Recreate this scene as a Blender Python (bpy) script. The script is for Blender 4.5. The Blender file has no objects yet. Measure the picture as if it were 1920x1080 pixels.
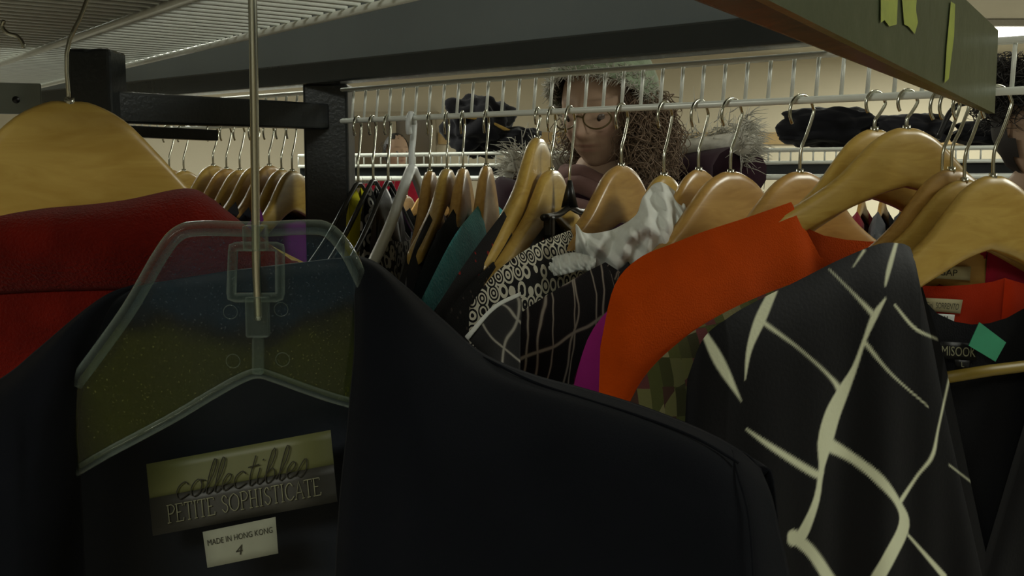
import bpy, math, random
import numpy as np
from mathutils import Vector, Matrix, noise
random.seed(7)
SC=bpy.context.scene; C=SC.collection
F=2000.0; CAM=Vector((0,0,1.5)); pt=math.atan(225/F); cp,sp=math.cos(pt),math.sin(pt)
def ray(px,py):
    a=(px-960)/F; b=(540-py)/F
    return Vector((a,cp+b*sp,-sp+b*cp))
def P(px,py,d):
    r=ray(px,py); return CAM+r*(d/r.y)
def proj(p):
    q=p-CAM; w=q.y*cp-q.z*sp; v=q.y*sp+q.z*cp
    return 960+F*q.x/w, 540-F*v/w
# ---------------------------------------------------------------- materials
def lin(c):
    out=[]
    for v in c:
        v=v/255.0
        out.append(v/12.92 if v<=.04045 else ((v+.055)/1.055)**2.4)
    return (*out,1)
def mat(name,col,rough=.6,metal=0,var=.15,vs=60,bump=.0,bs=400,sheen=0,coat=0,spec=.5,alpha=1,trans=0):
    m=bpy.data.materials.new(name); m.use_nodes=True; nt=m.node_tree; b=nt.nodes['Principled BSDF']
    L=nt.links; N=nt.nodes
    tc=N.new('ShaderNodeTexCoord')
    c=lin(col)
    nz=N.new('ShaderNodeTexNoise'); nz.inputs['Scale'].default_value=vs; nz.inputs['Detail'].default_value=4
    L.new(tc.outputs['Object'],nz.inputs['Vector'])
    mx=N.new('ShaderNodeMix'); mx.data_type='RGBA'
    mx.inputs['A'].default_value=tuple(x*(1-var) for x in c[:3])+(1,)
    mx.inputs['B'].default_value=tuple(min(1,x*(1+var)) for x in c[:3])+(1,)
    L.new(nz.outputs['Fac'],mx.inputs['Factor']); L.new(mx.outputs['Result'],b.inputs['Base Color'])
    b.inputs['Roughness'].default_value=rough; b.inputs['Metallic'].default_value=metal
    b.inputs['Specular IOR Level'].default_value=spec
    b.inputs['Sheen Weight'].default_value=sheen; b.inputs['Sheen Roughness'].default_value=.5
    b.inputs['Coat Weight'].default_value=coat; b.inputs['Coat Roughness'].default_value=.2
    b.inputs['Alpha'].default_value=alpha; b.inputs['Transmission Weight'].default_value=trans
    if bump:
        n2=N.new('ShaderNodeTexNoise'); n2.inputs['Scale'].default_value=bs; n2.inputs['Detail'].default_value=3
        L.new(tc.outputs['Object'],n2.inputs['Vector'])
        bp=N.new('ShaderNodeBump'); bp.inputs['Strength'].default_value=bump; bp.inputs['Distance'].default_value=.002
        L.new(n2.outputs['Fac'],bp.inputs['Height']); L.new(bp.outputs['Normal'],b.inputs['Normal'])
    return m
def fabric(name,col,rough=.95,sheen=.1,bump=.2,bs=1100,var=.2): return mat(name,col,rough,0,var,40,bump,bs,sheen,spec=.08)
def ramp(m,fac,stops,interp='CONSTANT'):
    r=m.node_tree.nodes.new('ShaderNodeValToRGB'); r.color_ramp.interpolation=interp
    e=r.color_ramp.elements
    while len(e)<len(stops): e.new(.5)
    for i,(p,c) in enumerate(stops): e[i].position=p; e[i].color=lin(c)
    m.node_tree.links.new(fac,r.inputs['Fac'])
    m.node_tree.links.new(r.outputs['Color'],m.node_tree.nodes['Principled BSDF'].inputs['Base Color'])
def coords(m,scale=(1,1,1),rot=(0,0,0)):
    N=m.node_tree.nodes; t=N.new('ShaderNodeTexCoord'); mp=N.new('ShaderNodeMapping')
    mp.inputs['Scale'].default_value=scale; mp.inputs['Rotation'].default_value=rot
    m.node_tree.links.new(t.outputs['Object'],mp.inputs['Vector']); return mp.outputs['Vector']
def M_wood(name,a,b,rough=.36):
    m=mat(name,a,rough,coat=.35); N=m.node_tree.nodes
    v=coords(m,(6,40,40)); n=N.new('ShaderNodeTexNoise'); n.inputs['Scale'].default_value=3; n.inputs['Detail'].default_value=6; n.inputs['Distortion'].default_value=1.2
    m.node_tree.links.new(v,n.inputs['Vector']); ramp(m,n.outputs['Fac'],[(.25,a),(.8,b)],'LINEAR'); return m
wood=M_wood('pale_maple',(204,172,90),(170,134,54))
wood2=M_wood('amber_beech',(198,158,88),(160,118,54))
chrome=mat('chrome_wire',(205,205,190),.22,1,.05)
blackmetal=mat('black_painted_metal',(44,48,50),.3,.3,.25,30,.15,300,spec=.5)
edgemetal=mat('grey_black_edge_metal',(64,68,68),.2,.4,.2,20,.05,200)
bluemetal=mat('grey_blue_metal',(140,150,154),.18,.4,.2,6,.08,40)
wiremat=mat('grey_coated_wire',(230,234,226),.35,.1,.08)
greybeam=mat('greenish_beam_paint',(86,96,70),.28,.3,.4,9,.2,70)
bronzebeam=mat('dark_gloss_underside',(74,68,54),.25,.1,.3,25,.15,60)
yellowtape=mat('yellow_tape',(150,162,28),.6,0,.3,120)
galv=mat('galvanised_plate',(130,138,134),.4,.5,.1)
blackfab=fabric('black_wool',(19,20,23),.95,.04,.2,900)
jackfab=fabric('black_suiting',(16,18,23),.95,.02,.12,1300)
blacklin=mat('black_lining',(12,13,16),.55,0,.2,30,.1,200,spec=.3)
lining=mat('blue_black_lining',(16,22,30),.6,0,.2,30,.1,200,spec=.3)
navyfab=fabric('dark_navy_cloth',(24,28,36))
redfab=fabric('red_felt',(96,18,8),1,.06,.8,600,.6)
orangefab=fabric('orange_wool',(198,74,10),.97,.05,.35,900,.18)
redor=fabric('red_knit',(186,50,16)); maroon=fabric('maroon_cloth',(134,24,42))
magenta=fabric('magenta_cloth',(164,44,132)); purple=fabric('purple_cloth',(110,34,120))
teal=fabric('teal_melange',(52,156,164),.85,.15,.6,350,.45)
whitefab=fabric('white_cotton',(232,236,230),.8,.1,.1)
greyfab=fabric('grey_cloth',(86,88,92)); charc=fabric('charcoal_cloth',(40,40,45)); brownf=fabric('brown_cloth',(56,40,34))
yellowf=fabric('yellow_cloth',(190,184,30)); shiny=mat('shiny_black_cloth',(28,30,34),.35,0,.4,20,.6,25)
whiteplast=mat('white_plastic',(215,220,220),.35); blackplast=mat('black_plastic',(18,19,20),.35)
mustard=mat('dull_mustard_wood',(130,110,36),.5)
def vor(name,base,scale,stops,rand=1,out='Distance',sc=(1,1,1),metric=None,interp='CONSTANT'):
    m=fabric(name,base); v=coords(m,sc); n=m.node_tree.nodes.new('ShaderNodeTexVoronoi'); n.inputs['Scale'].default_value=scale; n.inputs['Randomness'].default_value=rand
    if metric: n.distance=metric
    m.node_tree.links.new(v,n.inputs['Vector']); ramp(m,n.outputs[out],stops,interp); return m
geo=vor('cream_black_print',(200,195,175),90,[(0,(208,202,184)),(.12,(20,18,20)),(.24,(208,202,184)),(.34,(18,18,20)),(.46,(208,204,186)),(.6,(20,20,22))],.25)
geo2=vor('small_black_white_print',(200,195,175),90,[(0,(15,15,15)),(.3,(190,190,185)),(.55,(16,16,18))])
blackred=vor('black_red_print',(22,20,22),70,[(0,(130,24,16)),(.16,(18,17,19))])
lace=vor('dark_lace',(26,22,24),160,[(0,(84,74,70)),(.22,(14,13,15))])
floral=vor('olive_plaid_print',(120,110,60),120,[(0,(54,54,38)),(.3,(84,88,50)),(.42,(118,116,76)),(.5,(150,144,110)),(.58,(112,62,64)),(.68,(54,52,40)),(.8,(96,98,60)),(.9,(134,128,96))],.12,'Color',(1.2,.8,.5),'CHEBYCHEV','LINEAR')
def M_plaid(name,base,mid,hi,specs,pw=26):
    m=fabric(name,base); N=m.node_tree.nodes; L=m.node_tree.links
    vals=[]
    for rot,sc,dis in specs:
        v=coords(m,(1,1,1),rot); w=N.new('ShaderNodeTexWave'); w.inputs['Scale'].default_value=sc; w.inputs['Distortion'].default_value=dis; w.inputs['Detail Scale'].default_value=2; w.inputs['Detail'].default_value=1
        w.bands_direction='X'; L.new(v,w.inputs['Vector'])
        g=N.new('ShaderNodeMath'); g.operation='POWER'; g.inputs[1].default_value=pw; L.new(w.outputs['Fac'],g.inputs[0]); vals.append(g.outputs[0])
    o=vals[0]
    for q in vals[1:]:
        a=N.new('ShaderNodeMath'); a.operation='MAXIMUM'; L.new(o,a.inputs[0]); L.new(q,a.inputs[1]); o=a.outputs[0]
    ramp(m,o,[(0,base),(.3,mid),(.9,hi)],'LINEAR'); return m
plaid=M_plaid('dark_plaid',(24,22,24),(48,40,40),(150,144,132),(((0,.25,0),16,1.5),((0,.32,0),11,2),((0,1.3,0),10,1.5)),60)
greyplaid=M_plaid('grey_striped_sheer',(50,50,51),(74,72,70),(165,162,152),(((0,.9,0),20,2),((0,-.3,0),16,2)),40)
def attrmat(name,rough=.8,attr='print',sheen=.0,spec=.3):
    m=mat(name,(20,20,20),rough,bump=.08,sheen=sheen,spec=spec); N=m.node_tree.nodes
    a=N.new('ShaderNodeAttribute'); a.attribute_name=attr
    m.node_tree.links.new(a.outputs['Color'],N['Principled BSDF'].inputs['Base Color']); return m
branch=attrmat('black_white_branch_print',.6,spec=.2); skin=attrmat('skin',.6,'col',0,.2)
coatmat=fabric('plum_coat',(50,30,40)); hairm=mat('brown_hair',(122,102,84),.6,0,.4,80); hairb=mat('black_hair',(34,30,28),.6,0,.4,80)
furm=mat('grey_fur',(200,197,186),.9,0,.3,80); hatm=fabric('sage_knit',(150,166,140),.95,.3,.6,160,.4); scarfm=fabric('dusty_pink_scarf',(120,92,88))
eyew=mat('eye_white',(110,98,92),.3); irism=mat('iris',(40,30,22),.3); glm=mat('brown_gold_frame',(90,76,42),.3,.4)
def M_clear(name,col,base,edge,dust,rough=.15):
    m=bpy.data.materials.new(name); m.use_nodes=True; nt=m.node_tree; N=nt.nodes; L=nt.links
    b=N['Principled BSDF']; b.inputs['Base Color'].default_value=lin(col); b.inputs['Roughness'].default_value=rough; b.inputs['Coat Weight'].default_value=1; b.inputs['Coat Roughness'].default_value=.03
    t=N.new('ShaderNodeBsdfTransparent'); t.inputs['Color'].default_value=(.9,.95,.92,1)
    mx=N.new('ShaderNodeMixShader'); tc=N.new('ShaderNodeTexCoord'); nz=N.new('ShaderNodeTexNoise'); nz.inputs['Scale'].default_value=1100; nz.inputs['Detail'].default_value=2
    L.new(tc.outputs['Object'],nz.inputs['Vector'])
    mr=N.new('ShaderNodeMapRange'); mr.inputs['From Min'].default_value=.62; mr.inputs['From Max'].default_value=.72
    mr.inputs['To Min'].default_value=base; mr.inputs['To Max'].default_value=base+dust
    L.new(nz.outputs['Fac'],mr.inputs['Value'])
    lw=N.new('ShaderNodeLayerWeight'); lw.inputs['Blend'].default_value=.35
    ma=N.new('ShaderNodeMath'); ma.operation='MULTIPLY_ADD'; ma.inputs[1].default_value=edge; ma.use_clamp=True
    L.new(lw.outputs['Facing'],ma.inputs[0]); L.new(mr.outputs['Result'],ma.inputs[2])
    L.new(ma.outputs[0],mx.inputs['Fac'])
    L.new(t.outputs[0],mx.inputs[1]); L.new(b.outputs[0],mx.inputs[2]); L.new(mx.outputs[0],N['Material Output'].inputs['Surface']); return m,b
clearsheet,bs_=M_clear('clear_sheet_painted_reflection',(70,80,30),.26,.0,.5)
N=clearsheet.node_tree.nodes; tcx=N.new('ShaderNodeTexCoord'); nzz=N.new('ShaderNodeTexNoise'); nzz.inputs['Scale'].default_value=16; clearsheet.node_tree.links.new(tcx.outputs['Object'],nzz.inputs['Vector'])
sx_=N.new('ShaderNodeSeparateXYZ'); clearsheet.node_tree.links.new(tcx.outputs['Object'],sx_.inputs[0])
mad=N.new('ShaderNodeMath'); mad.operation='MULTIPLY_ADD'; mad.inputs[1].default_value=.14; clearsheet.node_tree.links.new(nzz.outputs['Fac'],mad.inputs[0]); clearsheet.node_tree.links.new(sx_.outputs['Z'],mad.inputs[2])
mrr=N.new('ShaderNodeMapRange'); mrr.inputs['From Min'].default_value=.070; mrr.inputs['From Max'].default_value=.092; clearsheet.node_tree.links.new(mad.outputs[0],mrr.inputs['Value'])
rr_=N.new('ShaderNodeValToRGB'); rr_.color_ramp.elements[0].color=lin((84,92,10)); rr_.color_ramp.elements[1].color=lin((14,62,88)); e_=rr_.color_ramp.elements.new(.5); e_.color=lin((20,28,22))  # reflections painted into the clear sheet's colour: olive below, blue above
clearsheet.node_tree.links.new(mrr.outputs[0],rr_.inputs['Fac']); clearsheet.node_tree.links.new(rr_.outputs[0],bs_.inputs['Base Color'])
clearrim,_=M_clear('clear_rim_plastic',(150,164,156),.05,.75,.0,.03)
# ---------------------------------------------------------------- mesh builder
def cr(pts,n):
    a=np.array([list(p) for p in pts],float)
    if len(a)==2:
        t=np.linspace(0,1,n)[:,None]; return a[0]*(1-t)+a[1]*t
    e=np.vstack([2*a[0]-a[1],a,2*a[-1]-a[-2]]); out=[]
    for t in np.linspace(0,len(a)-1,n):
        i=min(int(t),len(a)-2); f=t-i; p0,p1,p2,p3=e[i],e[i+1],e[i+2],e[i+3]
        out.append(.5*((2*p1)+(-p0+p2)*f+(2*p0-5*p1+4*p2-p3)*f*f+(-p0+3*p1-3*p2+p3)*f**3))
    return np.array(out)
class MB:
    def __init__(s): s.v=[]; s.f=[]
    def add(s,vs,fs):
        o=len(s.v); s.v+=[tuple(x) for x in vs]; s.f+=[tuple(i+o for i in f) for f in fs]; return s
    def grid(s,g,closed=False):
        r=len(g); c=len(g[0]); vs=[p for row in g for p in row]; fs=[]
        for i in range(r-1):
            for j in range(c if closed else c-1):
                k=(j+1)%c; fs.append((i*c+j,i*c+k,(i+1)*c+k,(i+1)*c+j))
        return s.add(vs,fs)
    def tube(s,path,r,n=8,smooth=0,closed=False):
        pts=[Vector(p) for p in (cr(path,smooth) if smooth else path)]
        m=len(pts); rr=list(r) if hasattr(r,'__len__') else [r]*m
        if len(rr)!=m: rr=list(np.interp(np.linspace(0,1,m),np.linspace(0,1,len(rr)),rr))
        up=None; rings=[]
        for i,p in enumerate(pts):
            if closed: t=(pts[(i+1)%m]-pts[i-1])
            else: t=(pts[min(i+1,m-1)]-pts[max(i-1,0)])
            t.normalize()
            if up is None: up=t.orthogonal().normalized()
            up=(up-t*up.dot(t)); up=up.normalized() if up.length>1e-6 else t.orthogonal().normalized()
            w=t.cross(up); rings.append([p+(up*math.cos(2*math.pi*k/n)+w*math.sin(2*math.pi*k/n))*rr[i] for k in range(n)])
        if closed: rings.append(rings[0])
        s.grid(rings,True)
        if not closed:
            o=len(s.v); L=len(rings)*n
            s.f.append(tuple(o-L+k for k in range(n))[::-1]); s.f.append(tuple(o-n+k for k in range(n)))
        return s
    def bar(s,a,b,w,h,up=Vector((0,0,1))):
        a=Vector(a);b=Vector(b); t=(b-a).normalized(); sd=t.cross(up).normalized(); u=sd.cross(t)
        vs=[q+sd*(w/2*x)+u*(h/2*z) for q in (a,b) for x,z in ((-1,-1),(1,-1),(1,1),(-1,1))]
        return s.add(vs,[(3,2,1,0),(4,5,6,7),(0,1,5,4),(1,2,6,5),(2,3,7,6),(3,0,4,7)])
    def box(s,c,d):
        c=Vector(c); vs=[c+Vector((x*d[0]/2,y*d[1]/2,z*d[2]/2)) for z in(-1,1) for x,y in((-1,-1),(1,-1),(1,1),(-1,1))]
        return s.add(vs,[(3,2,1,0),(4,5,6,7),(0,1,5,4),(1,2,6,5),(2,3,7,6),(3,0,4,7)])
    def ell(s,c,r,n=16,m=10,fn=None,e=1):
        c=Vector(c); g=[]; pw=lambda v:math.copysign(abs(v)**e,v)
        for i in range(m+1):
            th=math.pi*i/m; row=[]
            for k in range(n):
                ph=2*math.pi*k/n; d=Vector((pw(math.sin(th))*pw(math.cos(ph)),pw(math.sin(th))*pw(math.sin(ph)),pw(math.cos(th))))
                q=1 if fn is None else fn(d)
                row.append(c+Vector((d.x*r[0],d.y*r[1],d.z*r[2]))*q)
            g.append(row)
        return s.grid(g,True)
    def build(s,name,m,parent=None,off=None,smooth=True,attr=None,bevel=0,solid=0,sub=0):
        vs=np.array(s.v,float)
        loc=Vector((0,0,0))
        if off is not None: vs=vs-np.array(off)
        elif parent is None:
            c=(vs.min(0)+vs.max(0))/2; c[2]=vs[:,2].min(); vs=vs-c; loc=Vector(c)
        me=bpy.data.meshes.new(name); me.from_pydata(vs.tolist(),[],s.f); me.validate()
        if smooth: me.polygons.foreach_set('use_smooth',[True]*len(me.polygons))
        me.materials.append(m)
        o=bpy.data.objects.new(name,me); C.objects.link(o); o.location=loc
        if parent: o.parent=parent
        if attr is not None:
            ca=me.color_attributes.new(attr[0],'FLOAT_COLOR','POINT'); ca.data.foreach_set('color',np.array(attr[1],dtype=np.float32).ravel())
        if solid: md=o.modifiers.new('s','SOLIDIFY'); md.thickness=solid; md.offset=0
        if bevel: md=o.modifiers.new('b','BEVEL'); md.width=bevel; md.segments=2
        if sub: md=o.modifiers.new('u','SUBSURF'); md.levels=sub; md.render_levels=sub
        return o
def tag(o,label,cat,group=None):
    o['label']=label; o['category']=cat
    if group: o['group']=group
    return o
def thing(name,label,cat,loc=(0,0,0),rz=0,group=None):
    o=bpy.data.objects.new(name,None); C.objects.link(o); o.location=loc; o.rotation_euler=(0,0,rz); o.empty_display_size=.05
    return tag(o,label,cat,group)
def copy_tree(o,loc,rz,label=None,group=None):
    r=o.copy(); C.objects.link(r); r.location=loc; r.rotation_euler=(0,0,rz)
    if label: r['label']=label
    if group: r['group']=group
    for ch in list(o.children):
        c=ch.copy(); C.objects.link(c); c.parent=r
        for g in ch.children:
            d=g.copy(); C.objects.link(d); d.parent=c
    return r
def struct(o): o['kind']='structure'; return o
def csurf(ctrl,nu,nv):
    rows=[cr([P(*p) for p in r],nv) for r in ctrl]; cols=[]
    for j in range(nv): cols.append(cr([r[j] for r in rows],nu))
    return [[Vector(cols[j][i]) for j in range(nv)] for i in range(nu)]
def onpatch(corn,off):
    TL,TR,BR,BL=[Vector(c) for c in corn]; nrm=(TR-TL).cross(BL-TL).normalized()
    if nrm.dot(CAM-TL)<0: nrm=-nrm
    return lambda u,w:(TL*(1-u)+TR*u)*(1-w)+(BL*(1-u)+BR*u)*w+nrm*off
def text_mb(s,corn,shear=0,off=.0006):
    cu=bpy.data.curves.new('t','FONT'); cu.body=s; cu.shear=shear; cu.resolution_u=3
    ob=bpy.data.objects.new('t',cu); C.objects.link(ob)
    dg=bpy.context.evaluated_depsgraph_get(); me=bpy.data.meshes.new_from_object(ob.evaluated_get(dg))
    vs=np.array([v.co[:] for v in me.vertices]); fs=[tuple(p.vertices) for p in me.polygons]
    bpy.data.objects.remove(ob)
    mn=vs.min(0); mx=vs.max(0); f=onpatch(corn,off)
    return MB().add([f((p[0]-mn[0])/(mx[0]-mn[0]),1-(p[1]-mn[1])/(mx[1]-mn[1])) for p in vs],fs)
CUR={'c':(.9,[[(.78,.78),(.5,1),(.15,.75),(.1,.3),(.4,0),(.9,.25)]]),'o':(.95,[[(.75,.85),(.4,1),(.1,.55),(.3,.03),(.68,.15),(.78,.65),(.6,.95),(1.0,.85)]]),
'l':(.55,[[(-.05,.15),(.4,.9),(.55,1.8),(.35,2.05),(.2,1.1),(.2,.2),(.35,0),(.6,.2)]]),'e':(.78,[[(-.02,.3),(.45,.5),(.6,.85),(.35,1),(.1,.55),(.3,.02),(.82,.3)]]),
't':(.6,[[(.32,1.8),(.18,.6),(.3,.02),(.65,.25)],[(-.05,1.15),(.65,1.22)]]),'i':(.5,[[(.15,1),(.08,.3),(.25,.02),(.55,.25)],[(.25,1.42),(.3,1.5)]]),
'b':(.85,[[(-.05,.15),(.4,1.1),(.52,1.85),(.3,2.0),(.12,.9),(.2,.08),(.5,.03),(.72,.45),(.5,.85),(.25,.65)]]),'s':(.75,[[(-.1,.1),(.4,1.05),(.6,.5),(.35,.0),(.02,.12)]])}
S_=lambda *p:('L',list(p)); K_=lambda *p:('C',list(p))
CAP={'P':(.72,[S_((.1,0),(.1,1)),K_((.1,1),(.42,1),(.62,.77),(.42,.52),(.1,.5)),S_((-.03,0),(.26,0)),S_((-.03,1),(.1,1))]),
'E':(.74,[S_((.1,0),(.1,1)),S_((-.03,1),(.56,1),(.58,.85)),S_((.1,.52),(.42,.52)),S_((-.03,0),(.58,0),(.62,.17))]),
'T':(.74,[S_((.33,0),(.33,1)),S_((0,.84),(.02,1),(.64,1),(.66,.84)),S_((.2,0),(.46,0))]),'I':(.4,[S_((.15,0),(.15,1)),S_((.02,0),(.28,0)),S_((.02,1),(.28,1))]),
'S':(.66,[K_((.5,.8),(.3,1),(.08,.8),(.2,.56),(.45,.42),(.5,.18),(.28,0),(.04,.22))]),'O':(.95,[K_((.42,1),(.1,.8),(.03,.5),(.1,.2),(.42,0),(.74,.2),(.81,.5),(.74,.8),(.42,1))]),
'H':(.86,[S_((.12,0),(.12,1)),S_((.62,0),(.62,1)),S_((.12,.52),(.62,.52)),S_((0,0),(.24,0)),S_((0,1),(.24,1)),S_((.5,0),(.74,0)),S_((.5,1),(.74,1))]),
'C':(.82,[K_((.68,.78),(.42,1),(.12,.82),(.03,.5),(.12,.18),(.42,0),(.7,.2))]),'A':(.8,[S_((.04,0),(.36,1),(.68,0)),S_((.17,.36),(.55,.36)),S_((-.05,0),(.14,0)),S_((.56,0),(.78,0))]),' ':(.45,[])}
def strokes_mb(s,corn,tab,r,off,shear=0,hmax=1):
    x=0; paths=[]
    for ch in s:
        adv,st=tab[ch]
        for q in st:
            kind,pts=(q if isinstance(q[0],str) else ('C',q))
            a=[(x+p[0]+shear*p[1],p[1]) for p in pts]
            if kind=='C' and len(a)>2: a=[tuple(v) for v in cr(a,18)]
            paths.append(a)
        x+=adv
    xs=[p[0] for a in paths for p in a]; x0,x1=min(xs),max(xs); f=onpatch(corn,off); mb=MB()
    for a in paths: mb.tube([f((p[0]-x0)/(x1-x0),1-p[1]/hmax) for p in a],r,5)
    return mb
def patch(corn,n=6,off=0):
    f=onpatch(corn,off); return MB().grid([[f(k/(n-1),i/(n-1)) for k in range(n)] for i in range(n)])
def sub4(corn,u0,u1,v0,v1):
    f=onpatch(corn,0); return [f(u0,v0),f(u1,v0),f(u1,v1),f(u0,v1)]
# ---------------------------------------------------------------- rack line
HR=.05
def Zr(px): return 1/(.87+.000442*(px-655))
def rodpt(px,h=HR):
    Z=Zr(px); q=P(px,315,Z); return Vector((q.x,Z,CAM.z+h))
ra,rb=rodpt(200),rodpt(1990); U=(rb-ra).normalized(); V=Vector((-U.y,U.x,0))
if V.y<0: V=-V
# ---------------------------------------------------------------- room
wallm=mat('beige_wall_paint',(205,196,174),.8,0,.05,2,.1,60); ceilm=mat('ceiling_tile',(185,180,165),.9,0,.06,3)
floorm=mat('pale_vinyl_floor',(165,160,150),.5,0,.12,4)
bandm=mat('tan_wall_band',(176,150,106),.8,0,.05,3)
struct(MB().box((0,3.5,-.05),(18,15,.1)).build('floor',floorm,smooth=False))
struct(MB().box((0,3.5,2.7),(18,15,.1)).build('ceiling',ceilm,smooth=False))
struct(MB().box((0,11,1.325),(18,.1,2.65)).build('wall_back',wallm,smooth=False))
struct(MB().box((-9,3.5,1.325),(.1,15,2.65)).build('wall_left',wallm,smooth=False))
struct(MB().box((9,3.5,1.325),(.1,15,2.65)).build('wall_right',wallm,smooth=False))
struct(MB().box((0,-4,1.325),(18,.1,2.65)).build('wall_front',wallm,smooth=False))
struct(MB().box((4,10.93,1.80),(9.5,.03,.12)).build('trim_1',bandm,smooth=False))
glassd=mat('dim_glass',(96,84,66),.2,0,.2,2)
wf=MB()
for x in (-1.75,-1.2,-.8): wf.box((x,10.9,1.0),(.06,.08,2.0))
wf.box((-1.27,10.9,2.03),(1.05,.08,.07)); struct(wf.build('window_1',mat('pale_frame',(150,140,118),.5),smooth=False))
struct(MB().box((-1.27,10.93,1.0),(.95,.03,2.0)).build('door_1',glassd,smooth=False))
diff=bpy.data.materials.new('light_diffuser'); diff.use_nodes=True
bb=diff.node_tree.nodes['Principled BSDF']; bb.inputs['Emission Color'].default_value=(1,.98,.9,1); bb.inputs['Emission Strength'].default_value=5; bb.inputs['Base Color'].default_value=(.8,.8,.75,1)
lf=mat('white_light_frame',(190,188,180),.5)
def clight(x,y,pw,lab):
    t=thing('ceiling_light',lab,'ceiling light',(x,y,2.62),0)
    MB().box((0,0,.0),(1.4,.9,.05)).build('frame',lf,t,(0,0,0),False)
    MB().box((0,0,-.028),(1.25,.78,.008)).build('diffuser',diff,t,(0,0,0),False)
    l=bpy.data.lights.new('ceiling_lamp','AREA'); l.shape='RECTANGLE'; l.size=1.2; l.size_y=.7; l.energy=pw; l.color=(.97,1,.84)
    o=bpy.data.objects.new('ceiling_lamp',l); C.objects.link(o); o.location=(x,y,2.58)
clight(4.3,8.9,110,'rectangular glowing ceiling light panel at the upper right beyond the green beam')
clight(-3.0,8.2,60,'ceiling light panel over the far left of the shop, hidden above the racks')
clight(1.6,5.2,54,'ceiling light panel above the aisle behind the person in the hat')
clight(-1.6,3.4,34,'ceiling light panel above the left end of the clothes rack')
clight(2.6,.9,38,'ceiling light panel above the right end of the clothes rack')
clight(-.9,-1.6,24,'ceiling light panel behind the viewer over the near aisle')
wd=bpy.data.worlds.new('w'); SC.world=wd; wd.use_nodes=True; wd.node_tree.nodes['Background'].inputs[0].default_value=(.9,.92,.82,1); wd.node_tree.nodes['Background'].inputs[1].default_value=.2
# ---------------------------------------------------------------- main rack
rk=thing('clothes_rack','long black metal clothes rack with grey wire lip and hanging rod across the picture','clothes rack',(rodpt(600).x,rodpt(600).y,0))
O=rk.location
def rp(mb,n,m,**k): return mb.build(n,m,rk,O,**k)
rp(MB().tube([ra,rb],.0028,10),'hanging_rod',wiremat)
lip=MB(); dz=.033
lip.tube([ra+Vector((0,0,dz)),rb+Vector((0,0,dz))],.0022,8)
lip.tube([ra+Vector((0,0,dz))+V*.012,rb+Vector((0,0,dz))+V*.012],.0018,8)
Ln=(rb-ra).length; k=0.0
while k<Ln:
    p=ra+U*k; lip.tube([p,p+Vector((0,0,dz+.002))+V*.004],.0015,6); k+=.0195
rp(lip,'wire_lip',wiremat)
ba,bb2=rodpt(-250,.0),rodpt(1560,.0)
def up(p,h): return Vector((p.x,p.y,CAM.z+h))
rp(MB().bar(up(ba,.099)-V*.02,up(bb2,.099)-V*.02,.03,.022),'lower_beam_edge',edgemetal,smooth=False,bevel=.002)
rp(MB().bar(up(ba,.138)-V*.010,up(bb2,.138)-V*.010,.02,.060),'beam',bluemetal,smooth=False,bevel=.002)
pa=P(603,222,1.16); pa=Vector((pa.x,pa.y,CAM.z+.055))
rp(MB().box((pa.x+.005,pa.y+.02,.795),(.048,.05,1.59)),'post',blackmetal,smooth=False,bevel=.003)
pb=P(197,200,.93); pb=Vector((pb.x,pb.y,CAM.z+.052))
rp(MB().box((pb.x-.005,pb.y,.80),(.036,.04,1.6)),'post',blackmetal,smooth=False,bevel=.003)
rp(MB().bar(pb,pa,.022,.027),'cross_bar',blackmetal,smooth=False,bevel=.002)
pl=MB().bar(P(-60,183,.9),P(78,186,.92),.006,.026); rp(pl,'end_plate',galv,smooth=False,bevel=.001)
rp(MB().tube([P(30,187,.90),P(30,187,.885)],.003,12),'plate_hole',blackplast)
rp(MB().bar(P(235,246,1.05),P(400,254,1.12),.02,.011),'hook_strip',blackmetal,smooth=False,bevel=.001)
sh=MB(); hs=CAM.z+.10
ea=P(225,130,1.05); eb=P(760,0,.63); ea.z=eb.z=hs
us=(eb-ea).normalized(); vs_=Vector((us.y,-us.x,0)); vs_=vs_ if vs_.y<0 else -vs_
e0=ea-us*.5; Ls=1.45
for kk in (0,.1,.2,.3,.4): sh2=MB().tube([e0+vs_*kk-Vector((0,0,.003)),e0+vs_*kk+us*Ls-Vector((0,0,.003))],.0028,8); rp(sh2,'support_rod',wiremat)
k=0
while k<Ls: sh.tube([e0+us*k,e0+us*k+vs_*.42],.0014,5); k+=.0165
rp(sh,'wire_shelf',wiremat)
def slab(q,a,b,h):
    z=Vector((0,0,1)); vs=[q,q+a,q+a+b,q+b]; return MB().add([v+z*.004 for v in vs]+[v+z*(h+.004) for v in vs],[(3,2,1,0),(4,5,6,7),(0,1,5,4),(1,2,6,5),(2,3,7,6),(3,0,4,7)])
q=ea+us*.12+vs_*.07
tag(slab(q,us*.45,vs_*.25,.026).build('folded_cardboard',mat('brown_board',(70,56,42),.8),smooth=False,bevel=.003),'dark brown flat board lying on the wire shelf above','board')
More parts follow.
